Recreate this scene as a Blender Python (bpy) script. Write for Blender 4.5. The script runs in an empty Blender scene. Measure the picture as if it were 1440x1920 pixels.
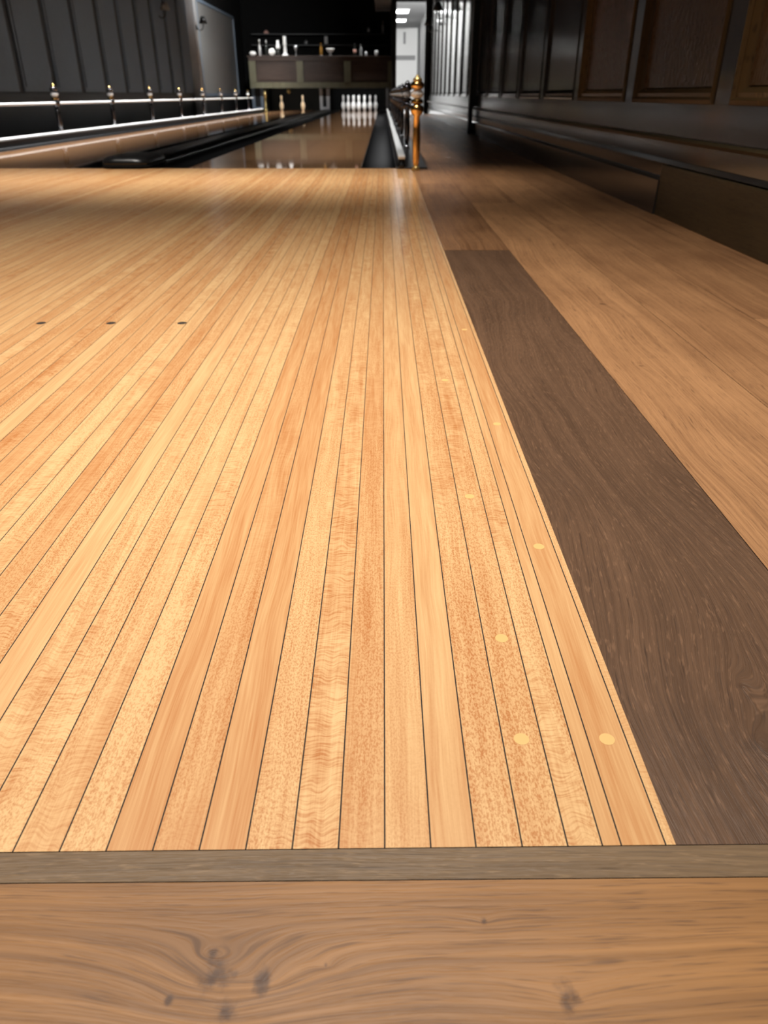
import bpy, bmesh, math, random
from mathutils import Vector
random.seed(7)
C = bpy.context.scene.collection
SC = bpy.context.scene
PI = math.pi

# ------------------------------------------------------------------ camera, world, lights, exposure
cam_d = bpy.data.cameras.new('camera'); cam = bpy.data.objects.new('camera', cam_d); C.objects.link(cam)
F = 1395.0
cam_d.sensor_fit = 'VERTICAL'; cam_d.sensor_height = 32.0; cam_d.sensor_width = 24.0
cam_d.lens = F / 1920 * 32.0
cam_d.clip_start = 0.02; cam_d.clip_end = 100
PITCH = math.atan(783 / F)
cam.location = (0, 0, 0.3947)
cam.rotation_euler = (PI / 2 - PITCH, 0, -math.radians(0.0716))
cam_d.dof.use_dof = True; cam_d.dof.focus_distance = 0.66; cam_d.dof.aperture_fstop = 9.5
SC.camera = cam

w = bpy.data.worlds.new('world'); SC.world = w; w.use_nodes = True
w.node_tree.nodes['Background'].inputs[0].default_value = (0.9, 0.95, 1.0, 1)
w.node_tree.nodes['Background'].inputs[1].default_value = 0.02

def spot(name, loc, target, power, deg, blend, col=(1, .93, .84), r=.12):
    l = bpy.data.lights.new(name, 'SPOT'); o = bpy.data.objects.new(name, l); C.objects.link(o)
    l.energy = power; l.spot_size = math.radians(deg); l.spot_blend = blend; l.color = col; l.shadow_soft_size = r
    o.location = loc
    o.rotation_euler = (Vector(target) - Vector(loc)).to_track_quat('-Z', 'Y').to_euler()
    return o
def area(name, loc, target, power, sx, sy, spread=180, col=(1, 1, 1), up='Y'):
    l = bpy.data.lights.new(name, 'AREA'); o = bpy.data.objects.new(name, l); C.objects.link(o)
    l.shape = 'RECTANGLE'; l.size = sx; l.size_y = sy; l.energy = power; l.color = col; l.spread = math.radians(spread)
    o.location = loc
    o.rotation_euler = (Vector(target) - Vector(loc)).to_track_quat('-Z', up).to_euler()
    return o
# recessed downlights over the approach, then an added dim overhead fill
area('downlight', (-0.4, 1.1, 2.75), (-0.4, 1.1, 0), 37.5, 2.2, 1.3, 92, (1, .945, .87))
area('downlight', (-1.2, 4.3, 2.75), (-1.2, 4.3, 0), 22, 3.0, .25, 48, (1, .945, .87))
area('fill_light', (-0.9, 2.4, 2.78), (-0.9, 2.4, 0), 6.5, 3.0, 3.0, 180, (1, .97, .94))
# strip lights in the ceiling above the lanes
area('lane_strip_light', (-0.42, 13.5, 2.75), (-0.42, 13.5, 0), 125, .12, 16, 42)
area('lane_strip_light', (-2.95, 14.0, 2.75), (-2.95, 14.0, 0), 330, .12, 17, 42)
# unseen spot added to brighten the pale column and the grey board
spot('wall_fill_spot', (-2.3, 17.2, 2.75), (-3.98, 20.6, 1.5), 900, 80, .9, (1, 1, 1))
# hidden lights added to brighten the corridor beyond the doorway
area('corridor_fill', (0.62, 19.95, 2.36), (0.72, 27, 1.0), 520, .6, .15, 170)
area('corridor_fill', (-0.05, 28.0, 2.2), (0.9, 29.5, 1.1), 330, .4, .4, 170)
# pin deck lamps under the mask
area('pin_lamp', (-0.665, 22.75, .62), (-0.665, 23.9, .15), 11, 1.0, .05, 130)
area('pin_lamp', (-2.45, 22.75, .62), (-2.45, 23.9, .15), 13, 1.0, .05, 130, (1, .86, .68))
# bar lamp, and an unseen light added for the cabinet-top ornaments
spot('bar_lamp', (-3.2, 21.3, 2.6), (-3.0, 22.6, 1.05), 60, 55, .8, (1, .97, .85), .08)
area('ornament_fill', (-1.3, 22.25, 2.75), (-1.3, 22.75, 1.2), 16, 3.0, .1, 70)

vs = SC.view_settings
vs.view_transform = 'Standard'; vs.look = 'None'; vs.gamma = 1.0; vs.exposure = 0.0
vs.use_curve_mapping = False
SC.display_settings.display_device = 'sRGB'

# ------------------------------------------------------------------ node helper
class NT:
    def __init__(s, name):
        s.m = bpy.data.materials.new(name); s.m.use_nodes = True; s.t = s.m.node_tree
        s.b = s.t.nodes['Principled BSDF']
    def n(s, typ, **kw):
        x = s.t.nodes.new(typ)
        for k, v in kw.items(): setattr(x, k, v)
        return x
    def put(s, sock, v):
        if isinstance(v, bpy.types.NodeSocket): s.t.links.new(v, sock)
        elif isinstance(v, tuple) and len(v) == 3 and sock.type == 'RGBA': sock.default_value = v + (1,)
        else: sock.default_value = v
    def math(s, op, a, b=0.0, c=None, clamp=False):
        x = s.n('ShaderNodeMath', operation=op, use_clamp=clamp); s.put(x.inputs[0], a); s.put(x.inputs[1], b)
        if c is not None: s.put(x.inputs[2], c)
        return x.outputs[0]
    def add(s, a, b): return s.math('ADD', a, b)
    def mul(s, a, b): return s.math('MULTIPLY', a, b)
    def mix(s, f, a, b):
        x = s.n('ShaderNodeMix', data_type='RGBA'); s.put(x.inputs[0], f); s.put(x.inputs[6], a); s.put(x.inputs[7], b)
        return x.outputs[2]
    def step(s, v, lo, hi, a=0.0, b=1.0):
        x = s.n('ShaderNodeMapRange', interpolation_type='SMOOTHSTEP'); s.put(x.inputs[0], v)
        s.put(x.inputs[1], lo); s.put(x.inputs[2], hi); s.put(x.inputs[3], a); s.put(x.inputs[4], b)
        return x.outputs[0]
    def vec(s, x, y, z):
        v = s.n('ShaderNodeCombineXYZ'); s.put(v.inputs[0], x); s.put(v.inputs[1], y); s.put(v.inputs[2], z); return v.outputs[0]
    def noise(s, v, detail=2.0, rough=.5, dist=0.0):
        x = s.n('ShaderNodeTexNoise'); s.put(x.inputs['Vector'], v); x.inputs['Scale'].default_value = 1.0
        x.inputs['Detail'].default_value = detail; x.inputs['Roughness'].default_value = rough; x.inputs['Distortion'].default_value = dist
        return x.outputs[0]
    def coords(s):
        g = s.n('ShaderNodeTexCoord'); x = s.n('ShaderNodeSeparateXYZ'); s.t.links.new(g.outputs['Object'], x.inputs[0])
        return x.outputs[0], x.outputs[1], x.outputs[2]
    def attr(s, name):
        a = s.n('ShaderNodeAttribute', attribute_name=name); x = s.n('ShaderNodeSeparateColor')
        s.t.links.new(a.outputs['Color'], x.inputs[0]); return x.outputs[0], x.outputs[1], x.outputs[2]
    def set(s, **kw):
        for k, v in kw.items(): s.put(s.b.inputs[k.replace('_', ' ')], v)
        return s
    def bump(s, h, strength=.2, dist=.001):
        b = s.n('ShaderNodeBump'); b.inputs['Strength'].default_value = strength; b.inputs['Distance'].default_value = dist
        s.put(b.inputs['Height'], h); s.t.links.new(b.outputs[0], s.b.inputs['Normal'])

def lin(r, g, b):
    f = lambda c: (c / 255 / 12.92) if c / 255 <= .04045 else ((c / 255 + .055) / 1.055) ** 2.4
    return (f(r), f(g), f(b))

def plain(name, col, rough=.5, metal=0.0, spec=.5, var=.12, scale=30.0, coat=0.0, emis=None, trans=0.0):
    t = NT(name); x, y, z = t.coords()
    nz = t.noise(t.vec(t.mul(x, scale), t.mul(y, scale), t.mul(z, scale)), 3)
    dk = tuple(c * (1 - var) for c in col); lt = tuple(min(1, c * (1 + var)) for c in col)
    t.set(Base_Color=t.mix(nz, dk, lt), Roughness=rough, Metallic=metal)
    t.b.inputs['Specular IOR Level'].default_value = spec; t.b.inputs['Coat Weight'].default_value = coat
    t.b.inputs['Transmission Weight'].default_value = trans
    if emis: t.b.inputs['Emission Color'].default_value = emis[0] + (1,); t.b.inputs['Emission Strength'].default_value = emis[1]
    return t.m

def maple(name, light, dark, rough, spec, pattern=1.0, coat=0.0):
    t = NT(name); x, y, z = t.coords(); r, g, b = t.attr('brd')
    off = t.mul(b, 53.0)
    # gently wandering grain coordinate
    wob = t.mul(t.add(t.noise(t.vec(t.mul(x, 20), t.mul(y, 5), off), 1), -.5), .012)
    xx = t.add(x, wob)
    grain = t.noise(t.vec(t.mul(xx, 620), t.mul(y, 14), off), 2, .6)
    wide = t.noise(t.vec(t.mul(xx, 90), t.mul(y, 4), t.add(off, 7)), 2, .55)
    fleck = t.step(t.noise(t.vec(t.mul(x, 800), t.mul(y, 380), t.add(off, 3)), 2, .6), .44, .62)
    wav = t.mul(t.add(t.noise(t.vec(t.mul(x, 60), t.mul(y, 25), t.add(off, 4)), 1), -.5), .02)
    tiger = t.step(t.noise(t.vec(t.mul(x, 75), t.mul(t.add(y, wav), 560), t.add(off, 11)), 3, .65), .42, .66)
    blot = t.noise(t.vec(t.mul(x, 28), t.mul(y, 26), t.add(off, 17)), 2)
    zone = t.noise(t.vec(t.mul(x, 18), t.mul(y, 3.2), t.add(off, 23)), 1)
    wf = t.mul(t.step(zone, .40, .56), t.step(g, .25, .6))                 # flecked stretches
    wt = t.mul(t.step(zone, .58, .44), t.step(g, .35, .65))                # curly stretches
    v = t.add(t.mul(r, .36), t.mul(t.add(wide, -.5), .8))
    v = t.add(v, t.mul(t.add(grain, -.5), .85 * pattern))
    v = t.add(v, t.mul(t.mul(t.add(fleck, -.45), wf), .5 * pattern))
    v = t.add(v, t.mul(t.mul(t.add(tiger, -.35), wt), .5 * pattern))
    v = t.add(v, t.mul(t.mul(t.add(blot, -.5), wt), .7 * pattern))
    v = t.math('ADD', v, .24, clamp=True)
    t.set(Base_Color=t.mix(v, light, dark), Roughness=rough)
    t.b.inputs['Specular IOR Level'].default_value = spec
    t.b.inputs['Coat Weight'].default_value = coat; t.b.inputs['Coat Roughness'].default_value = .06
    return t.m

def oak(name, light, dark, pore, along='y', knots=(), rough=.45, spec=.35, whorl=1.0, bump=.25, gscale=1.0, fleck=0.0, kdark=.8):
    """long-grained oak; the grain runs along y, x or z; knots are (x, y, radius)"""
    t = NT(name); X, Y, Z = t.coords(); r, g, b = t.attr('brd')
    a, c = {'y': (Y, t.add(X, Z)), 'x': (X, t.add(Y, Z)), 'z': (Z, t.add(Y, X))}[along]   # a along the grain, c across it
    off = t.mul(b, 41.0)
    bend = t.mul(t.add(t.noise(t.vec(t.mul(a, 2.2), t.mul(c, 5), off), 2, .4), -.5), .06 * whorl)
    dk = None
    for kx, ky, kr in knots:
        ka, kc = (ky, kx) if along == 'y' else (kx, ky)
        da = t.mul(t.add(a, -ka), .38); dc = t.add(c, -kc)
        d = t.math('SQRT', t.add(t.mul(da, da), t.mul(dc, dc)))
        fall = t.math('POWER', 2.718, t.mul(t.math('DIVIDE', d, kr * 1.6), -1.0))
        bend = t.add(bend, t.mul(fall, kr * 1.5))
        da2 = t.mul(t.add(a, -ka), 1.25)
        d2 = t.math('SQRT', t.add(t.mul(da2, da2), t.mul(dc, dc)))
        warp = t.add(d2, t.mul(t.add(t.noise(t.vec(t.mul(a, 90), t.mul(c, 90), 3.0), 3, .6), -.5), kr * 2.2))
        s = t.step(warp, kr * 1.0, kr * .05)
        dk = s if dk is None else t.math('MAXIMUM', dk, s)
    cc = t.add(c, bend)
    wig = t.mul(t.add(t.noise(t.vec(t.mul(a, 22), t.mul(c, 60), off), 2), -.5), .0022)
    cw = t.add(cc, wig)
    rings = t.noise(t.vec(t.mul(a, 1.6), t.mul(cw, 300 * gscale), t.add(off, 5)), 3, .55)
    broad = t.noise(t.vec(t.mul(a, 1.7), t.mul(cc, 36 * gscale), t.add(off, 9)), 2, .5)
    pores = t.noise(t.vec(t.mul(a, 26), t.mul(cw, 700 * gscale), t.add(off, 2)), 2, .6)
    crack = t.noise(t.vec(t.mul(a, 13), t.mul(cw, 150 * gscale), t.add(off, 31)), 2, .6)
    cl = t.noise(t.vec(t.mul(a, 5), t.mul(c, 9), t.add(off, 13)), 2, .5)
    v = t.add(t.mul(t.add(rings, -.5), 1.0), t.mul(t.add(broad, -.5), .6))
    v = t.add(v, t.mul(t.add(cl, -.5), .55)); v = t.add(v, t.mul(r, .45))
    v = t.math('ADD', v, .28, clamp=True)
    col = t.mix(v, light, dark)
    col = t.mix(t.mul(t.step(pores, .54, .72), .45), col, pore)
    col = t.mix(t.mul(t.step(crack, .64, .76), .5), col, pore)
    if fleck:
        fl = t.noise(t.vec(t.mul(a, 60), t.mul(cw, 420), t.add(off, 37)), 2, .6)
        col = t.mix(t.mul(t.step(fl, .56, .72), fleck), col, tuple(min(1, k * 1.35) for k in light))
    if dk is not None: col = t.mix(t.mul(dk, kdark), col, pore)
    t.set(Base_Color=col, Roughness=t.add(t.mul(pores, .15), rough - .05) if bump else rough)
    t.b.inputs['Specular IOR Level'].default_value = spec
    if bump: t.bump(t.add(t.mul(rings, .6), t.mul(t.step(pores, .6, .45), .5)), bump, .0006)
    return t.m

M = {}
M['maple'] = maple('maple_approach', lin(252, 206, 148), lin(206, 134, 78), .21, .6)
M['lane'] = maple('maple_lane', lin(150, 112, 78), lin(118, 84, 56), .035, .55, .6)
M['seam'] = plain('board_seam', lin(60, 52, 46), .7, spec=.2)
M['plug'] = plain('plug_wood', lin(250, 203, 130), .4, var=.04)
M['dot'] = plain('dot_dark', lin(58, 54, 50), .5)
M['oak_front'] = oak('oak_front', lin(192, 139, 85), lin(114, 77, 43), lin(72, 48, 36), 'x',
                     ((-.086, .2175, .013), (-.090, .228, .006), (-.079, .200, .009), (-.062, .214, .008), (-.107, .205, .0035), (.0914, .2055, .009), (.055, .2455, .003), (-.03, .222, .0022)), .42, .35, .7, .25)
M['oak_strip'] = oak('oak_strip', lin(150, 122, 90), lin(92, 72, 52), lin(60, 46, 36), 'x', (), .42, .4, .5, .5, 1.6, .35)
M['oak_dark'] = oak('oak_dark', lin(128, 96, 72), lin(78, 56, 40), lin(50, 36, 28), 'y',
                    ((.262, .372, .016), (.275, .43, .006), (.23, 1.35, .005)), .40, .4, 1.6, .5, 1.4, .5, .3)
M['oak_aisle'] = oak('oak_aisle', lin(202, 150, 104), lin(112, 74, 48), lin(72, 48, 35), 'y',
                     ((.475, 1.62, .012), (.50, 1.95, .008), (.58, 3.1, .015), (.43, 1.2, .006)), .36, .4, 1.0, .2)
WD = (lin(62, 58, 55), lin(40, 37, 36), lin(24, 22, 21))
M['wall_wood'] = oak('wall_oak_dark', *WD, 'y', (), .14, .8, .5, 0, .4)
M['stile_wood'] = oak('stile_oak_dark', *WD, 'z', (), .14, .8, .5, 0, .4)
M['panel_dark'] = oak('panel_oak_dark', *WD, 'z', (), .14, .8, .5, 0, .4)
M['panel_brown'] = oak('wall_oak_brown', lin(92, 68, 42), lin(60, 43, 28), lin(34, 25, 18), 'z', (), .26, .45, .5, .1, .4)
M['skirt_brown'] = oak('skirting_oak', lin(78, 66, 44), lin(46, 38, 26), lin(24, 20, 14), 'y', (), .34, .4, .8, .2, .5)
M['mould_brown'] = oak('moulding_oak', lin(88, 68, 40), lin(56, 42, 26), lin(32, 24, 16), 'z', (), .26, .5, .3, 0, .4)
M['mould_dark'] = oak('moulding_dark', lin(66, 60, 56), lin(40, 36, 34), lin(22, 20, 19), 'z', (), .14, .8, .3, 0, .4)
M['charcoal'] = plain('charcoal_panel', lin(99, 112, 126), .5, var=.12)
M['soot'] = plain('soot_frame', lin(22, 22, 22), .5)
M['grey_panel'] = plain('grey_panel', lin(118, 118, 116), .35, var=.06, scale=2)
M['pale_strip'] = plain('pale_strip', lin(185, 185, 185), .4)
M['black'] = plain('black_plastic', lin(26, 26, 27), .28)
M['blackmatt'] = plain('black_matt', lin(12, 12, 12), .8, spec=.15)
M['gutter'] = plain('gutter_plastic', lin(15, 15, 16), .55, spec=.12)
M['white_rail'] = plain('white_rail', lin(240, 240, 238), .35, var=.03)
M['chrome'] = plain('chrome', (.85, .85, .86), .3, 1.0, var=.03)
M['smoke_chrome'] = plain('smoked_chrome', (.11, .105, .11), .14, .9, var=.1)
M['silver_ball'] = plain('silver_ball', (.93, .94, .96), .4, 0, .5, var=.03)
M['brass'] = plain('brass', (.95, .72, .30), .34, .85, var=.06)
M['copper'] = plain('honey_brass', (.95, .56, .20), .2, 1.0, .6, .12, 18)
M['dark_brass'] = plain('dark_brass', (.35, .22, .07), .2, 1.0, var=.2)
M['pin_white'] = plain('pin_white', lin(240, 240, 238), .2, var=.02)
M['pin_cream'] = plain('pin_cream', lin(250, 232, 204), .2, var=.02)
M['stripe_grey'] = plain('stripe_grey', lin(150, 150, 150), .3)
M['stripe_blue'] = plain('stripe_slate', lin(92, 104, 108), .3)
M['mask_wood'] = oak('mask_wood', lin(104, 102, 82), lin(66, 62, 46), lin(38, 34, 26), 'z', (), .45, .3, .4, 0, .3)
M['mask_panel'] = oak('mask_panel_wood', lin(70, 56, 48), lin(44, 34, 30), lin(26, 20, 18), 'x', (), .5, .3, .4, 0, .3)
M['grey_post'] = plain('grey_post', lin(205, 205, 207), .4)
M['corridor'] = plain('corridor_white', lin(240, 240, 238), .6, var=.03, scale=1)
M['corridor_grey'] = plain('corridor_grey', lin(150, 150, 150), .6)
M['lamp'] = plain('lamp_panel', (1, 1, 1), .5, emis=((1, 1, 1), 12.0))
M['ceramic'] = plain('white_ceramic', lin(232, 232, 230), .3)
M['silver'] = plain('silver_ware', lin(190, 190, 190), .25, .6)
M['glassy'] = plain('clear_glass', (.85, .87, .87), .05, 0, .6, .02, 10, trans=.7)
M['amber'] = plain('amber_glass', lin(150, 110, 50), .12, 0, .6, .2)
M['darkglass'] = plain('dark_glass', lin(34, 36, 34), .08, 0, .7)
M['pinkish'] = plain('pink_ceramic', lin(220, 170, 155), .35)
M['shade'] = plain('lamp_shade_grey', lin(170, 168, 164), .6)
M['iron'] = plain('black_iron', lin(18, 17, 17), .4)

# ------------------------------------------------------------------ mesh helper
class MB:
    def __init__(s): s.v = []; s.f = []; s.c = []; s.mi = []; s.sm = []
    def face(s, ids, col=(0, 0, 0), mi=0, sm=False):
        s.f.append(tuple(ids)); s.c.append(col); s.mi.append(mi); s.sm.append(sm)
    def add(s, pts): i = len(s.v); s.v += [tuple(p) for p in pts]; return i
    def quad(s, p, col=(0, 0, 0), mi=0): i = s.add(p); s.face((i, i+1, i+2, i+3), col, mi)
    def box(s, x0, x1, y0, y1, z0, z1, col=(0, 0, 0), mi=0):
        i = s.add([(x0,y0,z0),(x1,y0,z0),(x1,y1,z0),(x0,y1,z0),(x0,y0,z1),(x1,y0,z1),(x1,y1,z1),(x0,y1,z1)])
        for q in ((3,2,1,0),(4,5,6,7),(0,1,5,4),(1,2,6,5),(2,3,7,6),(3,0,4,7)): s.face([i+k for k in q], col, mi)
    def prism(s, poly, y0, y1, sm=False, col=(0,0,0)):
        """xz polygon (counter-clockwise seen from -y) extruded along y"""
        n = len(poly); i = s.add([(p[0], y0, p[1]) for p in poly]); j = s.add([(p[0], y1, p[1]) for p in poly])
        for k in range(n):
            m = (k+1) % n; s.face((i+k, j+k, j+m, i+m), col, 0, sm)
        s.face([i+k for k in range(n)][::-1][::-1], col); s.face([j+k for k in range(n)][::-1], col)
    def lathe(s, prof, seg=24, c=(0, 0, 0)):
        rings = []
        for r, z in prof:
            if r < 1e-6: rings.append([s.add([(c[0], c[1], c[2]+z)])])
            else:
                i = s.add([(c[0]+r*math.cos(2*PI*k/seg), c[1]+r*math.sin(2*PI*k/seg), c[2]+z) for k in range(seg)])
                rings.append([i+k for k in range(seg)])
        for a, b in zip(rings, rings[1:]):
            for k in range(seg):
                m = (k+1) % seg
                if len(a) == 1 and len(b) == 1: continue
                if len(a) == 1: s.face((a[0], b[m], b[k]), sm=True)
                elif len(b) == 1: s.face((a[k], a[m], b[0]), sm=True)
                else: s.face((a[k], a[m], b[m], b[k]), sm=True)
        if len(rings[0]) > 1: s.face(rings[0][::-1])
        if len(rings[-1]) > 1: s.face(rings[-1])
    def tube_y(s, x, z, r, y0, y1, seg=14):
        i = s.add([(x+r*math.cos(2*PI*k/seg), y0, z+r*math.sin(2*PI*k/seg)) for k in range(seg)])
        j = s.add([(x+r*math.cos(2*PI*k/seg), y1, z+r*math.sin(2*PI*k/seg)) for k in range(seg)])
        for k in range(seg): m = (k+1) % seg; s.face((i+k, j+k, j+m, i+m), sm=True)
        s.face([i+k for k in range(seg)]); s.face([j+k for k in range(seg)][::-1])
    def tube(s, pts, r, seg=10):
        prev = None; pts = [Vector(p) for p in pts]
        for n, p in enumerate(pts):
            d = (pts[min(n+1, len(pts)-1)] - pts[max(n-1, 0)]).normalized()
            u = d.orthogonal().normalized() if prev is None else (pu - d*pu.dot(d)).normalized()
            pu = u; v = d.cross(u)
            ring = s.add([p + u*r*math.cos(2*PI*k/seg) + v*r*math.sin(2*PI*k/seg) for k in range(seg)])
            if prev is not None:
                for k in range(seg): m = (k+1) % seg; s.face((prev+k, prev+m, ring+m, ring+k), sm=True)
            else: s.face([ring+k for k in range(seg)][::-1])
            prev = ring
        s.face([prev+k for k in range(seg)])
    def build(s, name, mats, parent=None, loc=(0, 0, 0), bevel=0.0):
        me = bpy.data.meshes.new(name); me.from_pydata(s.v, [], s.f)
        mats = mats if isinstance(mats, (list, tuple)) else [mats]
        for m in mats: me.materials.append(m)
        at = me.color_attributes.new('brd', 'FLOAT_COLOR', 'CORNER')
        li = 0
        for p, c, mi, sm in zip(me.polygons, s.c, s.mi, s.sm):
            p.material_index = mi; p.use_smooth = sm
            for k in range(len(p.vertices)): at.data[li].color = (c[0], c[1], c[2], 1); li += 1
        bm = bmesh.new(); bm.from_mesh(me); bmesh.ops.recalc_face_normals(bm, faces=bm.faces); bm.to_mesh(me); bm.free()
        o = bpy.data.objects.new(name, me); C.objects.link(o); o.location = loc
        if parent: o.parent = parent
        if bevel:
            b = o.modifiers.new('bevel', 'BEVEL'); b.width = bevel; b.segments = 3; b.limit_method = 'ANGLE'
        return o
def rc(): return (random.random(), random.random(), random.random())
def tag(o, label, cat, group=None):
    o['label'] = label; o['category'] = cat
    if group: o['group'] = group
    return o
def struct(o): o['kind'] = 'structure'; return o
def empty(name, loc=(0, 0, 0)):
    o = bpy.data.objects.new(name, None); C.objects.link(o); o.location = loc; o.empty_display_size = .05; return o
def copy_tree(o, parent=None):
    c = o.copy(); C.objects.link(c)
    if parent: c.parent = parent
    for ch in list(o.children): copy_tree(ch, c)
    return c

# ------------------------------------------------------------------ floors
YF = 5.0                 # foul line
XE = .1765               # right edge of the approach
yb = lambda x: .291 + .011 * x       # seam between the approach and the cross strip
yl = lambda x: .2702 + .008 * x
a = MB()
seams = [.0008, .0285, .0557, .0836, .1111, .1320, .1435, .1704, XE]
k = 0
left = []
x = .0008
while x > -3.75: x -= .0278; left.append(x)
xs = left[::-1] + seams
g = .0005
special = {}
for i in range(len(xs) - 1):
    x0, x1 = xs[i] + g, xs[i+1] - g
    if i == len(xs) - 2: x1 = xs[i+1]
    # each strip is laid from several lengths
    y = yb(x0); cuts = [None]
    yy = random.uniform(.9, 2.6); ys = []
    ys = [None] + ys + [YF]
    for j in range(len(ys) - 1):
        y0a, y0b = (yb(x0), yb(x1)) if ys[j] is None else (ys[j], ys[j])
        c = rc()
        a.quad([(x0, y0a, 0), (x1, y0b, 0), (x1, ys[j+1], 0), (x0, ys[j+1], 0)], c)
    if i < len(xs) - 2:
        xm = xs[i+1]
        a.quad([(xm - g, yb(xm), 0), (xm + g, yb(xm), 0), (xm + g, YF, 0), (xm - g, YF, 0)], (0, 0, 0), 1)
a.box(-3.75, XE, .30, YF, -.05, -.001, (0, 0, 0), 1)
approach = struct(a.build('approach_floor', [M['maple'], M['seam']]))
def disc(name, x, y, r, m, seg=24):
    b = MB(); i = b.add([(r*math.cos(2*PI*k/seg), r*math.sin(2*PI*k/seg), .0001) for k in range(seg)]); b.face([i+k for k in range(seg)]); return b.build(name, m, approach, (x, y, 0))
for px, py in ((.0970, .3774), (.157, .3772), (.0985, .4884), (.1558, .6324), (.0972, .739), (.1565, .95), (.098, 1.13), (.1565, 1.42)):
    disc('wood_plug', px, py, .0054, M['plug'])
for px in (-.398, -.5385, -.677):
    disc('guide_dot', px, 1.468, .0092, M['dot'])

# oak planks: cross strip, front boards, aisle boards
b = MB()
XR = 1.06
gl = .0006
b.quad([(-3.75, yl(-3.75), 0), (XR, yl(XR), 0), (XR, yb(XR) - gl, 0), (-3.75, yb(-3.75) - gl, 0)], (.3, .2, .4))
b.box(-3.75, XR, .2, .32, -.05, -.0012, (0, 0, 0), 1)
struct(b.build('trim_1', [M['oak_strip'], M['seam']]))
b = MB()
b.quad([(-1.1, .08, 0), (1.06, .08, 0), (1.06, yl(1.06) - gl, 0), (-1.1, yl(-1.1) - gl, 0)], (.35, .5, .13))
b.quad([(-3.75, .08, 0), (-1.101, .08, 0), (-1.101, yl(-1.1) - gl, 0), (-3.75, yl(-3.75) - gl, 0)], (.5, .5, .7))
yy = .079
for kk in range(6):
    xx = -3.75
    while xx < XR:
        xn = min(XR, xx + random.uniform(1.2, 2.0)); b.quad([(xx, yy-.19, 0), (xn-.001, yy-.19, 0), (xn-.001, yy-.001, 0), (xx, yy-.001, 0)], rc()); xx = xn
    yy -= .19
b.box(-3.75, XR, -1.1, .25, -.05, -.0012, (0, 0, 0), 1)
struct(b.build('floor_front', [M['oak_front'], M['seam']]))
b = MB()
b.quad([(XE, yb(XE), 0), (.3655, yb(.3655), 0), (.3655, 2.255, 0), (XE, 2.255, 0)], (.45, .5, .31))
b.box(XE, .366, .31, 2.255, -.05, -.0012, (0, 0, 0), 1)
struct(b.build('floor_dark_plank', [M['oak_dark'], M['seam']]))
b = MB()
cols = [XE + .001, .3665, .5565, .7465, .9365, XR]
starts = [2.257, None, None, None, None]
joints = [[4.1, 6.3, 8.2], [3.35, 5.4, 7.6], [2.75, 4.9, 7.0], [1.5, 3.9, 6.1], [2.4, 4.6, 6.6]]
tone = [[.75, .45, .6, .5], [.1, .55, .3, .7], [.4, .2, .7, .4], [.25, .6, .5, .5], [.6, .8, .4, .6]]
for i in range(5):
    x0, x1 = cols[i], cols[i+1] - .001
    ys = [starts[i]] + joints[i] + [10.2, 12.4, 14.5, 16.6, 19.6]
    for j in range(len(ys) - 1):
        ya, ybb = (yb(x0), yb(x1)) if ys[j] is None else (ys[j], ys[j])
        tn = tone[i][j] if j < 4 else random.random()
        b.quad([(x0, ya, 0), (x1, ybb, 0), (x1, ys[j+1]-.001, 0), (x0, ys[j+1]-.001, 0)], (tn, random.random(), random.random()))
b.box(XE + .001, XR, .33, 19.6, -.05, -.0012, (0, 0, 0), 1)
struct(b.build('floor_aisle', [M['oak_aisle'], M['seam']]))

# ------------------------------------------------------------------ lanes and gutters
def lane(x0, x1, label):
    b = MB(); n = 39; wd = (x1 - x0) / n
    for i in range(n):
        c = rc(); xa = x0 + i*wd
        b.quad([(xa+.0003, YF+.002, 0), (xa+wd-.0003, YF+.002, 0), (xa+wd-.0003, 24.25, 0), (xa+.0003, 24.25, 0)], c)
    b.box(x0, x1, YF+.002, 24.25, -.06, -.0006, (.8, 0, 0), 1)
    o = b.build('bowling_lane', [M['lane'], M['seam']])
    return tag(o, label, 'bowling lane', 'bowling lanes')
LX = (-2.98, -1.92); RX = (-1.195, -.135)
lane(*LX, 'brown glossy bowling lane on the left, with two pins standing at its end')
lane(*RX, 'brown glossy bowling lane on the right, with a full rack of pins at its end')
def gutter(x0, x1, label):
    b = MB(); n = 14; r = (x1 - x0) / 2; cx = (x0 + x1) / 2; y0, y1 = YF + .004, 23.2
    up = [(cx - r*math.cos(PI*k/n), -.052*math.sin(PI*k/n)) for k in range(n+1)]
    lo = [(p[0], p[1] - .006) for p in up]
    poly = up + lo[::-1]
    i = b.add([(p[0], y0, p[1]) for p in poly]); j = b.add([(p[0], y1, p[1]) for p in poly]); m = len(poly)
    for k in range(m): q = (k+1) % m; b.face((i+k, j+k, j+q, i+q), sm=True)
    for k in range(n):
        b.face((i+k, i+k+1, i+m-2-k, i+m-1-k)); b.face((j+k, j+k+1, j+m-2-k, j+m-1-k))
    b.box(x0+.002, x1-.002, y1+.002, 24.2, -.06, -.004)
    return tag(b.build('gutter', M['gutter']), label, 'gutter', 'ball gutters beside the lanes')
gutter(-3.19, -2.981, 'black ball gutter at the foot of the left guard rail')
gutter(-1.919, -1.712, 'black ball gutter left of the black ball return capping')
gutter(-1.428, -1.196, 'black ball gutter between the black capping and the right lane')
gutter(-.134, .08, 'dark grey ball gutter between the right lane and the right guard rail')

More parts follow.
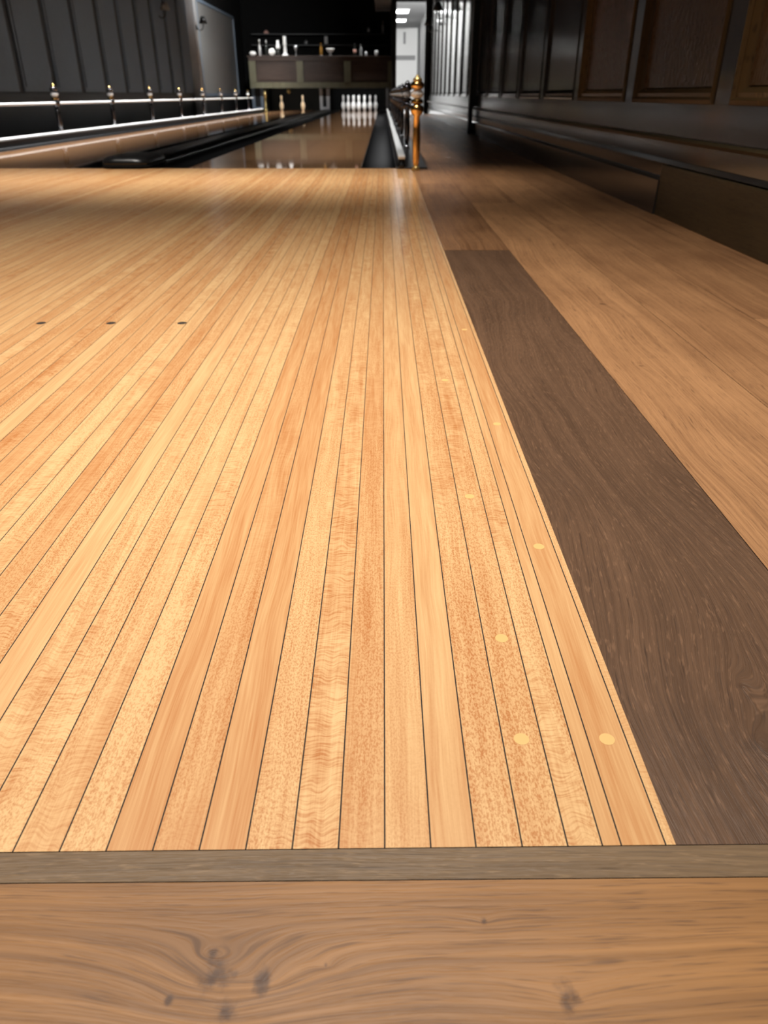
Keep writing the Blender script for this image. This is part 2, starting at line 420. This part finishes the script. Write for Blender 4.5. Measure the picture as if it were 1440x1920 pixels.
# ball return capping between the lanes
cap = empty('ball_return_capping', (-1.57, YF, 0))
tag(cap, 'long black capping with a rounded nose lying between the two lanes', 'lane capping')
b = MB()
hw = .139
prof = [(-hw, -.05), (hw, -.05), (hw, .012), (hw-.02, .03), (hw-.05, .036), (.05, .042), (0, .044), (-.05, .042), (-hw+.05, .036), (-hw+.02, .03), (-hw, .012)]
b.prism(prof, .30, 17.8)
o = b.build('track_cover', M['black'], cap, bevel=.006)
b = MB()
b.tube_y(.115, .036, .012, .36, 17.8)
b.build('edge_bead', M['black'], cap)
# nose: rounded plan, domed top, lip
def nose_outline(inset, y_extra=0):
    pts = []; hw2 = .150 - inset; y0 = -.055 + inset; R = .085
    for k in range(9): t = PI + PI/2*k/8; pts.append((-hw2+R + R*math.cos(t), y0+R + R*math.sin(t)))
    for k in range(9): t = 1.5*PI + PI/2*k/8; pts.append((hw2-R + R*math.cos(t), y0+R + R*math.sin(t)))
    pts += [(hw2, .30), (hw2*.93, .42 - inset*.4), (-hw2*.93, .42 - inset*.4), (-hw2, .30)]
    return pts
def loft(b, layers):
    rings = [b.add([(p[0], p[1], z) for p in nose_outline(ins)]) for ins, z in layers]; n = len(nose_outline(0))
    for r0, r1 in zip(rings, rings[1:]):
        for k in range(n): m = (k+1) % n; b.face((r0+k, r0+m, r1+m, r1+k), sm=True)
    b.face([rings[0]+k for k in range(n)][::-1]); b.face([rings[-1]+k for k in range(n)])
b = MB(); loft(b, [(.006, 0), (.0, .004), (.0, .016), (.004, .02)]); b.build('base_lip', M['blackmatt'], cap)
b = MB(); loft(b, [(.006, .02), (.003, .026), (.004, .036), (.012, .05), (.026, .06), (.045, .065)]); b.build('nose', M['black'], cap)
b = MB(); s2 = MB()
ring = [(.085*math.cos(2*PI*k/28), .13 + .11*math.sin(2*PI*k/28)) for k in range(28)]
i0 = b.add([(p[0], p[1], .0652) for p in ring]); i1 = b.add([(p[0]*.9, .13+(p[1]-.13)*.9, .069) for p in ring]); i2 = b.add([(p[0]*.75, .13+(p[1]-.13)*.75, .066) for p in ring])
for k in range(28):
    m = (k+1) % 28; b.face((i0+k, i0+m, i1+m, i1+k), sm=True); b.face((i1+k, i1+m, i2+m, i2+k), sm=True)
b.face([i2+k for k in range(28)])
b.build('oval_hatch', M['black'], cap)

# subfloor below the gutters
b = MB(); b.box(-4.0, .30, YF, 25.0, -.12, -.061); struct(b.build('floor_base', M['blackmatt']))
b = MB(); b.box(-4.0, -3.25, YF, 24.6, -.06, 0.0); struct(b.build('floor_left', M['blackmatt']))

# ------------------------------------------------------------------ guard rails
def post_parts(root, x, y, zb, m_shaft, m_ball, m_crown, m_foot, m_collar, m_knob, name='post'):
    """turned post: shaft swelling into a ball where the tube passes, collar, bright ball, upper ball and crown; foot ring"""
    p = MB(); z0 = zb; G = 1.14
    p.lathe([(r_*G, z_) for r_, z_ in [(.013, z0+.024), (.0175, z0+.06), (.0205, z0+.15), (.019, z0+.22), (.0165, .284), (.021, .290), (.031, .304), (.0345, .320), (.031, .336), (.016, .346)]], 28)
    o = p.build(name, m_shaft, root, (x, y, 0))
    q = MB(); q.lathe([(r_*G, z_) for r_, z_ in [(.020, zb), (.022, zb+.006), (.016, zb+.012), (.021, zb+.018), (.013, zb+.024)]], 24); q.build('foot', m_foot, o)
    q = MB(); q.lathe([(r_*G, z_) for r_, z_ in [(.0165, .346), (.029, .350), (.031, .360), (.026, .370), (.014, .374)]], 28); q.build('collar', m_collar, o)
    q = MB(); q.lathe([(r_*G, z_) for r_, z_ in [(.014, .374), (.025, .380), (.034, .396), (.025, .412), (.016, .418)]], 28); q.build('bright_ball', m_ball, o)
    q = MB(); q.lathe([(r_*G, z_) for r_, z_ in [(.016, .418), (.028, .424), (.035, .438), (.031, .452), (.022, .459)]], 28); q.build('upper_ball', m_knob, o)
    q = MB(); q.lathe([(r_*G, z_) for r_, z_ in [(.020, .459), (.023, .462), (.022, .470), (.016, .478), (.009, .481), (.010, .487), (0, .493)]], 28); q.build('crown', m_crown, o)
    return o
# left rail
lr = empty('guard_rail', (-3.24, YF, 0))
tag(lr, 'low guard rail of posts, white tube and white capping along the left wall', 'railing', 'guard rails beside the lanes')
LR0 = MB(); LR0.box(-.03, .045, 0, 17.8, -.055, .048); LR0.build('kick_board', M['black'], lr)
b = MB(); b.box(-.03, .05, -.01, 17.8, .049, .069); b.build('white_capping', M['white_rail'], lr, bevel=.006)
b = MB(); b.tube_y(0, .318, .012, 0, 16.2); b.build('white_tube', M['white_rail'], lr)
first = post_parts(lr, 0, 8.42 - YF, .069, M['smoke_chrome'], M['silver_ball'], M['dark_brass'], M['chrome'], M['dark_brass'], M['smoke_chrome'])
for kk in range(1, 8):
    c = copy_tree(first, lr); c.location = (0, 8.42 - YF + 1.72*kk, 0)
# right rail
rr = empty('guard_rail', (.195, YF, 0))
tag(rr, 'low guard rail with dark tube, white capping and honey end post beside right lane', 'railing', 'guard rails beside the lanes')
b = MB(); b.box(-.115, .075, -.03, 17.0, .0005, .007); b.build('base_strip', M['black'], rr, bevel=.002)
b = MB(); b.box(-.098, -.062, .02, 17.0, .007, .052); b.build('kick_board', M['black'], rr, bevel=.004)
b = MB(); b.box(-.104, -.060, -.03, 17.6, .053, .072); b.build('white_capping', M['white_rail'], rr, bevel=.005)
b = MB(); b.lathe([(.022, .007), (.026, .014), (.024, .024), (.012, .034), (.012, .053)], 20); b.build('end_knob', M['black'], rr, (-.082, -.012, 0))
b = MB(); b.tube_y(0, .322, .013, -.12, 16.4); b.build('dark_tube', M['smoke_chrome'], rr)
fp = post_parts(rr, 0, -.15, 0, M['copper'], M['silver_ball'], M['brass'], M['brass'], M['dark_brass'], M['copper'])
fp['label'] = 'glossy honey coloured end post with brass foot and crown'
second = post_parts(rr, 0, 1.78, .007, M['smoke_chrome'], M['silver_ball'], M['smoke_chrome'], M['chrome'], M['smoke_chrome'], M['smoke_chrome'])
for kk in range(1, 8):
    c = copy_tree(second, rr); c.location = (0, 1.78 + 1.85*kk, 0)

# ------------------------------------------------------------------ pins
PP = [(0,2.03),(.75,2.828),(2.25,3.906),(3.375,4.51),(4.5,4.766),(5.875,4.563),(7.25,3.703),(8.625,2.472),(9.375,1.965),(10,1.797),
      (10.875,1.87),(11.75,2.094),(12.625,2.406),(13.5,2.547),(14.1,2.35),(14.6,1.75),(14.9,.9),(15,0)]
def pin(mat, smat):
    root = empty('bowling_pin'); b = MB(); prof = []
    for (h0, d0), (h1, d1) in zip(PP, PP[1:]):
        for t in (0, .5): prof.append(((d0+(d1-d0)*t)*.0127, (h0+(h1-h0)*t)*.0254))
    prof.append((0, .381)); b.lathe(prof, 28); b.build('body', mat, root)
    for z0, z1, r0, r1 in ((.222, .230, .0300, .0272), (.244, .252, .0243, .0233)):
        b = MB(); b.lathe([(r0-.002, z0), (r0+.0012, z0+.0005), (r1+.0012, z1-.0005), (r1-.002, z1)], 28); b.build('neck_stripe', smat, root)
    return root
proto = pin(M['pin_white'], M['stripe_grey'])
rows = []
for r in range(4):
    for q in range(r + 1): rows.append((r, q))
where = {(0,0):'headpin, nearest to the camera', (1,0):'left pin of the second row', (1,1):'right pin of the second row',
         (2,0):'left pin of the third row', (2,1):'middle pin of the third row, behind the headpin', (2,2):'right pin of the third row',
         (3,0):'leftmost pin of the back row', (3,1):'second pin from the left in the back row',
         (3,2):'second pin from the right in the back row', (3,3):'rightmost pin of the back row'}
for n, (r, q) in enumerate(rows):
    o = proto if n == 0 else copy_tree(proto)
    o.location = (-.665 + (q - r/2)*.3048, 23.3 + r*.264, 0.0)
    tag(o, 'white bowling pin on the right lane, ' + where[(r, q)], 'bowling pin', 'rack of pins on the right lane')
cp = pin(M['pin_cream'], M['stripe_blue'])
for n, (dx, s) in enumerate(((-.425, 'left'), (.18, 'right'))):
    o = cp if n == 0 else copy_tree(cp)
    o.location = (-2.45 + dx, 23.3 + .79, 0.0)
    tag(o, f'cream bowling pin, the {s} of the two on the left lane', 'bowling pin', 'two pins left on the left lane')

# ------------------------------------------------------------------ pit: curtains, kickbacks, mask
b = MB(); b.box(-3.2, -1.72, 24.6, 24.65, -.05, .75); tag(b.build('pit_curtain', M['blackmatt']), 'black pit curtain behind the two pins of the left lane', 'curtain', 'pit curtains')
b = MB(); b.box(-1.42, .06, 24.6, 24.65, -.05, .75); tag(b.build('pit_curtain', M['blackmatt']), 'black pit curtain behind the full rack of the right lane', 'curtain', 'pit curtains')
def kickback(x0, x1, label, mat):
    e = empty('kickback', ((x0+x1)/2, 22.9, 0)); hw = (x1-x0)/2
    b = MB(); b.box(-hw, -hw+.08, 0, .06, -.06, .62); b.build('upright', mat, e)
    b = MB(); b.box(hw-.08, hw, 0, .06, -.06, .62); b.build('upright', mat, e)
    b = MB(); b.box(-hw+.081, hw-.081, .03, 1.7, -.06, .62); b.build('side_board', M['black'], e)
    b = MB(); b.box(-hw+.081, hw-.081, -.02, .029, .02, .10); b.build('sill', mat, e, bevel=.004)
    return tag(e, label, 'kickback', 'kickbacks beside the pin decks')
kickback(-1.70, -1.44, 'grey framed kickback pillar between the two pin decks', M['grey_post'])
kickback(-3.52, -3.21, 'grey kickback pillar left of the left pin deck', M['charcoal'])
kickback(.085, .215, 'grey kickback post right of the full pin rack', M['grey_post'])
mk = empty('pinsetter_mask', (-1.62, 22.45, .54))
tag(mk, 'panelled wooden cabinet front above both pin decks', 'cabinet')
b = MB(); b.box(-1.85, 1.86, .06, .45, .082, .70); b.build('carcass', M['soot'], mk)
b = MB(); b.box(-1.88, 1.88, -.02, .47, .701, .724); b.build('worktop', M['mask_panel'], mk, bevel=.005)
stl = [-1.85, -.62, .61, 1.75]
b = MB(); b.box(-1.85, 1.86, 0, .059, 0, .13); b.build('bottom_rail', M['mask_wood'], mk)
b = MB(); b.box(-1.85, 1.86, 0, .059, .61, .70); b.build('top_rail', M['mask_panel'], mk)
for sx in stl:
    b = MB(); b.box(sx, sx+.17 if sx < 1.7 else sx+.11, -.006, .059, .131, .609); b.build('stile', M['mask_wood'], mk)
for sa, sb in zip(stl, stl[1:]):
    b = MB(); x0, x1 = sa+.175, sb-.005
    b.box(x0, x1, .042, .058, .132, .608)
    b.box(x0+.06, x1-.06, .03, .042, .192, .548); b.build('panel', M['mask_panel'], mk)
# pit bits on the left
b = MB(); b.lathe([(.05, -.004), (.05, .03), (.02, .05), (.018, .3), (.035, .34), (.045, .40), (.03, .45), (.012, .48), (0, .5)], 20)
tag(b.build('brass_post', M['brass'], None, (-3.12, 22.6, 0.004)), 'slim brass post standing in front of the left kickback', 'post')
e = empty('hanging_ball', (-2.5, 22.7, .47)); tag(e, 'small golden ball hanging under the cabinet above the left pins', 'ball')
b = MB(); b.lathe([(0, -.06), (.03, -.052), (.052, -.03), (.06, 0), (.052, .03), (.03, .052), (0, .06)], 20); b.build('sphere', M['brass'], e)
b = MB(); b.tube([(0, 0, .055), (0, 0, .1515)], .004, 6); b.build('cord', M['iron'], e)
# ------------------------------------------------------------------ walls, ceiling
b = MB(); b.box(1.075, 1.2, -1.1, 19.6, -.05, 2.8); wr = struct(b.build('wall_right', M['wall_wood']))
b = MB(); b.box(1.045, 1.0745, -1.1, 19.6, .262, .366, (.4, .3, .2)); b.build('lower_rail', M['wall_wood'], wr)
far = [2.55 + k for k in range(-2, 17)]
for n, yf in enumerate(far):
    yn = yf - .865
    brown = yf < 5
    if yf + .135 < 19.6:
        s = MB(); s.box(1.045, 1.0745, yf + .001, yf + .134, .367, 2.8, rc()); s.build('stile', M['stile_wood'], wr)
    # raised moulding, a mitred frame in three steps
    m = MB(); c = rc()
    z0 = .367; zt = 2.6; ya, yb2 = yn, yf
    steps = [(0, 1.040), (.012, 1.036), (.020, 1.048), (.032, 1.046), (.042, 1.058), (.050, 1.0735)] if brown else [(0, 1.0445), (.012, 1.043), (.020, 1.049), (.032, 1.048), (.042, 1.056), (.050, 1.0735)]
    for (i0, xa), (i1, xb) in zip(steps, steps[1:]):
        A = [(xa, ya+i0, z0+i0), (xa, yb2-i0, z0+i0), (xa, yb2-i0, zt-i0), (xa, ya+i0, zt-i0)]
        B = [(xb, ya+i1, z0+i1), (xb, yb2-i1, z0+i1), (xb, yb2-i1, zt-i1), (xb, ya+i1, zt-i1)]
        for k in range(4): q = (k+1) % 4; m.quad([A[k], A[q], B[q], B[k]], c)
    A = [(1.040, ya, z0), (1.040, yb2, z0), (1.040, yb2, zt), (1.040, ya, zt)]
    B = [(1.0745, ya, z0), (1.0745, yb2, z0), (1.0745, yb2, zt), (1.0745, ya, zt)]
    for k in range(4): q = (k+1) % 4; m.quad([A[k], A[q], B[q], B[k]], c)
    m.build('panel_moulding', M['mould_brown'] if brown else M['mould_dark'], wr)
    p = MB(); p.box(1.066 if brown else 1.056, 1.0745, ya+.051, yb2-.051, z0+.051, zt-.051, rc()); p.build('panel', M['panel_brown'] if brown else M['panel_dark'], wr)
# skirting
b = MB()
b.prism([(1.018, .246), (1.075, .246), (1.075, .262), (1.022, .262), (1.014, .256)], -1.1, 19.6)
b.build('cap_moulding', M['skirt_brown'], wr)
b = MB()
b.prism([(1.036, .186), (1.074, .186), (1.074, .2455), (1.036, .2455)], -1.1, 19.6); b.prism([(1.026, .176), (1.036, .172), (1.036, .190), (1.030, .190)], -1.1, 19.6)
b.prism([(1.040, .0), (1.074, .0), (1.074, .186), (1.040, .186)], 3.0, 19.6)
b.prism([(1.016, .0), (1.040, .0), (1.040, .128), (1.030, .128), (1.018, .118)], 3.0, 19.6)
struct(b.build('baseboard_right', M['wall_wood']))
b = MB(); b.box(1.022, 1.074, -1.1, 2.999, 0, .171, (.2, .4, .7)); struct(b.build('baseboard_right_near', M['skirt_brown'], bevel=.003))
b = MB(); b.box(.972, 1.015, 9.55, 9.67, 0, 2.8); b.box(1.0151, 1.0449, 9.55, 9.67, .27, 2.8); struct(b.build('trim_pilaster', M['soot'], bevel=.006))

# left wall
b = MB(); b.box(-4.1, -3.98, -1.1, 26.0, -.05, 2.8); wl = struct(b.build('wall_left', M['soot']))
yy = 7.55
while yy < 17.4:
    n = MB(); n.box(-3.9795, -3.965, yy, yy + .83, .42, 2.6); n.box(-3.9645, -3.955, yy+.05, yy+.78, .47, 2.55)
    n.build('panel', M['charcoal'], wl); yy += .965
b = MB(); b.box(-3.9795, -3.93, 5.0, 17.7, .36, .40); b.build('dado_rail', M['soot'], wl)
b = MB(); b.box(-3.97, -3.80, 17.95, 18.12, 0, 2.8); struct(b.build('trim_column', M['pale_strip'], bevel=.01))
b = MB(); b.box(-3.97, -3.86, 18.35, 18.55, 0, 2.8); struct(b.build('trim_column.001', M['grey_panel'], bevel=.01))
b = MB(); b.box(-3.97, -3.955, 18.95, 23.4, .42, 2.12); sp = b.build('wall_board', M['grey_panel'])
tag(sp, 'large smooth grey board on the left wall beyond the pale column', 'wall board')
b = MB()
for q in ((18.9, 18.95, .36, 2.18), (23.4, 23.46, .36, 2.18)): b.box(-3.97, -3.93, q[0], q[1], q[2], q[3])
b.box(-3.97, -3.93, 18.95, 23.4, 2.12, 2.18); b.box(-3.97, -3.93, 18.95, 23.4, .36, .42)
b.build('frame', M['charcoal'], sp)

# back wall and the doorway wall
b = MB(); b.box(-4.1, .2, 25.0, 25.1, -.06, 2.8); struct(b.build('wall_back', M['blackmatt']))
b = MB()
b.box(.22, .30, 19.6, 19.75, 0, 2.8); b.box(.94, 1.2, 19.6, 19.75, 0, 2.8); b.box(.30, .94, 19.6, 19.75, 2.16, 2.8)
b.box(.22, .28, 19.75, 25.0, 0, 2.8)
struct(b.build('wall_doorway', M['blackmatt']))
d = MB()
d.box(.255, .30, 19.57, 19.6, 0, 2.20); d.box(.94, 1.012, 19.57, 19.6, 0, 2.20); d.box(.30, .94, 19.57, 19.6, 2.16, 2.20)
struct(d.build('trim_2', M['soot']))
b = MB(); b.box(-4.1, 1.2, -1.1, 25.1, 2.8, 2.9); struct(b.build('ceiling', M['blackmatt']))
# white corridor beyond the doorway
b = MB(); b.box(.285, 1.6, 19.75, 31.0, -.05, 0); struct(b.build('floor_corridor', M['corridor_grey']))
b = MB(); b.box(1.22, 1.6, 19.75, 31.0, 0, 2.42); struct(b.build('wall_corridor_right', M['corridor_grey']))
b = MB(); b.box(-.2, .2849, 25.1, 31.0, 0, 2.42); b.box(.281, .2849, 19.75, 25.1, 0, 2.42); struct(b.build('wall_corridor_left', M['corridor']))
b = MB(); b.box(-.2, 1.6, 31.0, 31.1, 0, 2.42); wc = struct(b.build('wall_corridor_end', M['corridor']))
b = MB(); b.box(.285, 1.15, 30.96, 30.999, 1.46, 1.60); b.build('picture_rail', M['corridor_grey'], wc)
b = MB(); b.box(.72, .80, 30.96, 30.999, 1.95, 2.3); b.build('wall_bracket', M['corridor_grey'], wc)
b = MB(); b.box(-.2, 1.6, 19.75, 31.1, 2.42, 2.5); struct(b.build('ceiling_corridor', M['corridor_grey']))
for yy, nm in ((24.8, 'nearer'), (27.7, 'farther')):
    e = empty('ceiling_light', (.45, yy, 2.42)); tag(e, f'bright square ceiling light in the white corridor, the {nm} of the two', 'ceiling light', 'corridor ceiling lights')
    b = MB(); b.quad([(-.15, -.5, -.012), (.26, -.5, -.012), (.26, .5, -.012), (-.15, .5, -.012)]); b.build('diffuser', M['lamp'], e)
    b = MB(); b.box(-.164, .29, -.53, .53, -.008, 0)
    b.box(-.164, -.151, -.53, .53, -.03, -.008); b.box(.261, .29, -.53, .53, -.03, -.008); b.box(-.151, .261, -.53, -.501, -.03, -.008); b.box(-.151, .261, .501, .53, -.03, -.008); b.build('frame', M['corridor_grey'], e)

# ------------------------------------------------------------------ wall lamps
def sconce(x, y, z, side, shade_mat, label):
    e = empty('wall_lamp', (x, y, z)); s = side
    b = MB(); b.lathe([(.045, -.006), (.045, .006)], 20); o = b.build('back_plate', M['iron'], e, (0, 0, 0)); o.rotation_euler = (0, PI/2, 0)
    b = MB(); b.tube([(0, 0, 0), (s*.06, 0, -.05), (s*.12, 0, -.03), (s*.14, 0, .03), (s*.14, 0, .08)], .008); b.build('arm', M['iron'], e)
    b = MB(); b.lathe([(.085, .07), (.04, .19), (.036, .19), (.08, .07)], 24, (s*.14, 0, 0)); b.build('lamp_shade', shade_mat, e)
    b = MB(); b.lathe([(0, .07), (.02, .08), (.022, .11), (.01, .13), (0, .13)], 12, (s*.14, 0, 0)); b.build('bulb', M['ceramic'], e)
    return tag(e, label, 'wall lamp', 'wall lamps')
sconce(-3.972, 15.75, 1.62, 1, M['shade'], 'wall lamp with grey cone shade on the dark left wall')
sconce(-3.79, 18.03, 1.58, 1, M['iron'], 'wall lamp with black shade on the pale left column')
for n, yy in enumerate((11.6, 14.6, 17.6)):
    sconce(1.039, yy, 1.52, -1, M['iron'], 'black wall lamp on the right panelled wall, ' + ('nearest of three', 'middle of three', 'farthest, beside the doorway')[n])

# ------------------------------------------------------------------ things on the cabinet and the back shelves
for z, nm in ((1.62, 'lower'), (1.88, 'upper')):
    b = MB(); b.box(-3.7, .15, 24.72, 24.998, z - .03, z); tag(b.build('wall_shelf', M['soot'], bevel=.004), f'long black {nm} shelf on the back wall', 'shelf', 'back wall shelves')
def item(name, prof, mat, x, y, z, label, cat, group, extra=()):
    b = MB(); b.lathe(prof, 20)
    o = b.build(name, mat, None, (x, y, z)); tag(o, label, cat, group)
    for nm, pr, mt in extra:
        e = MB(); e.lathe(pr, 20); e.build(nm, mt, o)
    return o
TOP = .54 + .724
BOT = [(.036, 0), (.038, .006), (.038, .17), (.033, .2), (.014, .225), (.013, .285), (.016, .287), (.016, .3), (0, .3)]
def bott(k, w=1.0): return [(r*w, z*k) for r, z in BOT]
G1, G2, G3 = 'ornaments along the cabinet top', 'bottles on the lower back shelf', 'bottles on the upper back shelf'
item('bowl', [(.04, 0), (.05, .01), (.085, .035), (.088, .06), (.07, .09), (.03, .105), (0, .107)], M['ceramic'], -3.37, 22.62, TOP, 'white lidded bowl at the left end of the cabinet top', 'bowl', G1)
item('bottle', bott(1.1), M['silver'], -3.19, 22.68, TOP, 'silver patterned bottle right of the white lidded bowl', 'bottle', G1, (('stopper', [(.016, .33), (.022, .345), (.016, .36), (0, .365)], M['ceramic']),))
item('jar', bott(1.2, 1.0), M['darkglass'], -3.03, 22.78, TOP, 'dark tall bottle with pale label left of the bead cluster', 'bottle', G1, (('label_band', [(.0165, .29), (.019, .292), (.019, .35), (.0165, .352)], M['silver']),))
e = empty('bead_cluster', (-2.87, 22.62, TOP)); tag(e, 'cluster of small white beads left of the white-necked vase', 'ornament', G1)
b = MB()
for kk in range(26):
    th = kk*2.4; u = 1 - 2*(kk+.5)/26; rr_ = math.sqrt(1-u*u)*.065
    b.lathe([(0, -.022), (.016, -.015), (.022, 0), (.016, .015), (0, .022)], 10, (rr_*math.cos(th), rr_*math.sin(th), .087 + .065*u))
bo = b.build('beads', M['ceramic'], e); bo['kind'] = 'stuff'
item('vase', [(.04, 0), (.055, .04), (.055, .12), (.042, .16), (.045, .165), (.052, .2), (.03, .3), (.034, .34), (0, .34)], M['darkglass'], -2.72, 22.72, TOP, 'dark vase with a white neck left of the tall white candlestick', 'vase', G1,
     (('neck', [(.043, .162), (.056, .17), (.054, .2), (.034, .3), (.037, .345), (0, .345)], M['ceramic']),))
item('candlestick', [(.085, 0), (.085, .02), (.05, .05), (.036, .09), (.045, .12), (.034, .17), (.036, .24), (.048, .27), (.04, .3), (.042, .41), (.046, .43), (0, .43)], M['ceramic'], -2.53, 22.64, TOP, 'tall white candlestick with a wide foot', 'candlestick', G1)
item('goblet', [(.04, 0), (.042, .006), (.008, .02), (.008, .1), (.03, .14), (.045, .18), (.05, .23), (.046, .23), (0, .15)], M['silver'], -2.26, 22.7, TOP, 'grey stemmed goblet right of the tall white candlestick', 'glass', G1)
item('bottle', bott(.95), M['amber'], -1.60, 22.66, TOP, 'slim amber bottle left of the white footed bowl', 'bottle', G1, (('foot_ring', [(.038, 0), (.041, .002), (.041, .02), (.038, .022)], M['silver']),))
item('footed_bowl', [(.045, 0), (.05, .01), (.02, .03), (.02, .06), (.06, .085), (.098, .13), (.105, .17), (.1, .17), (.05, .11), (0, .1)], M['ceramic'], -1.36, 22.62, TOP, 'white footed bowl right of the amber bottle', 'bowl', G1)
item('bottle', bott(.95), M['darkglass'], -.73, 22.7, TOP, 'dark bottle with a pink and white label above the pin rack', 'bottle', G1, (('paper_label', [(.0385, .07), (.040, .072), (.040, .145), (.0385, .147)], M['pinkish']),))
item('bottle', bott(.9), M['glassy'], -.57, 22.74, TOP, 'clear bottle right of the pink labelled bottle', 'bottle', G1)
item('glass', [(.03, 0), (.034, .004), (.04, .1), (.037, .1), (.03, .01), (0, .008)], M['glassy'], -.44, 22.66, TOP, 'short clear tumbler between clear bottle and white cup', 'glass', G1)
item('cup', [(.03, 0), (.036, .01), (.046, .06), (.042, .125), (.038, .125), (.035, .02), (0, .018)], M['ceramic'], -.17, 22.66, TOP, 'white cup at the right end of the cabinet top', 'cup', G1)
item('bauble', [(.02, 0), (.045, .012), (.058, .05), (.045, .09), (.015, .102), (.012, .115), (0, .116)], M['silver'], -2.17, 24.84, 1.62, 'small round grey ornament on the lower back shelf', 'ornament', G2)
item('bottle', bott(1.25, 1.35), M['darkglass'], -1.60, 24.84, 1.62, 'dark bottle with a large white label on the lower back shelf', 'bottle', G2, (('paper_label', [(.0515, .02), (.0535, .022), (.0535, .2), (.0515, .202)], M['ceramic']),))
item('bottle', bott(1.15, 1.1), M['darkglass'], -.40, 24.84, 1.88, 'dark bottle with a grey label on the upper back shelf, the left of two', 'bottle', G3, (('paper_label', [(.042, .04), (.0435, .042), (.0435, .15), (.042, .152)], M['silver']),))
item('bottle', bott(1.05, 1.0), M['glassy'], 0.0, 24.84, 1.88, 'clear bottle at the right end of the upper back shelf', 'bottle', G3)
item('dome', [(.07, 0), (.07, .03), (.055, .065), (.025, .085), (0, .09)], M['pinkish'], -3.28, 24.84, 1.88, 'small pinkish dome at the left of the upper back shelf', 'ornament', G3)
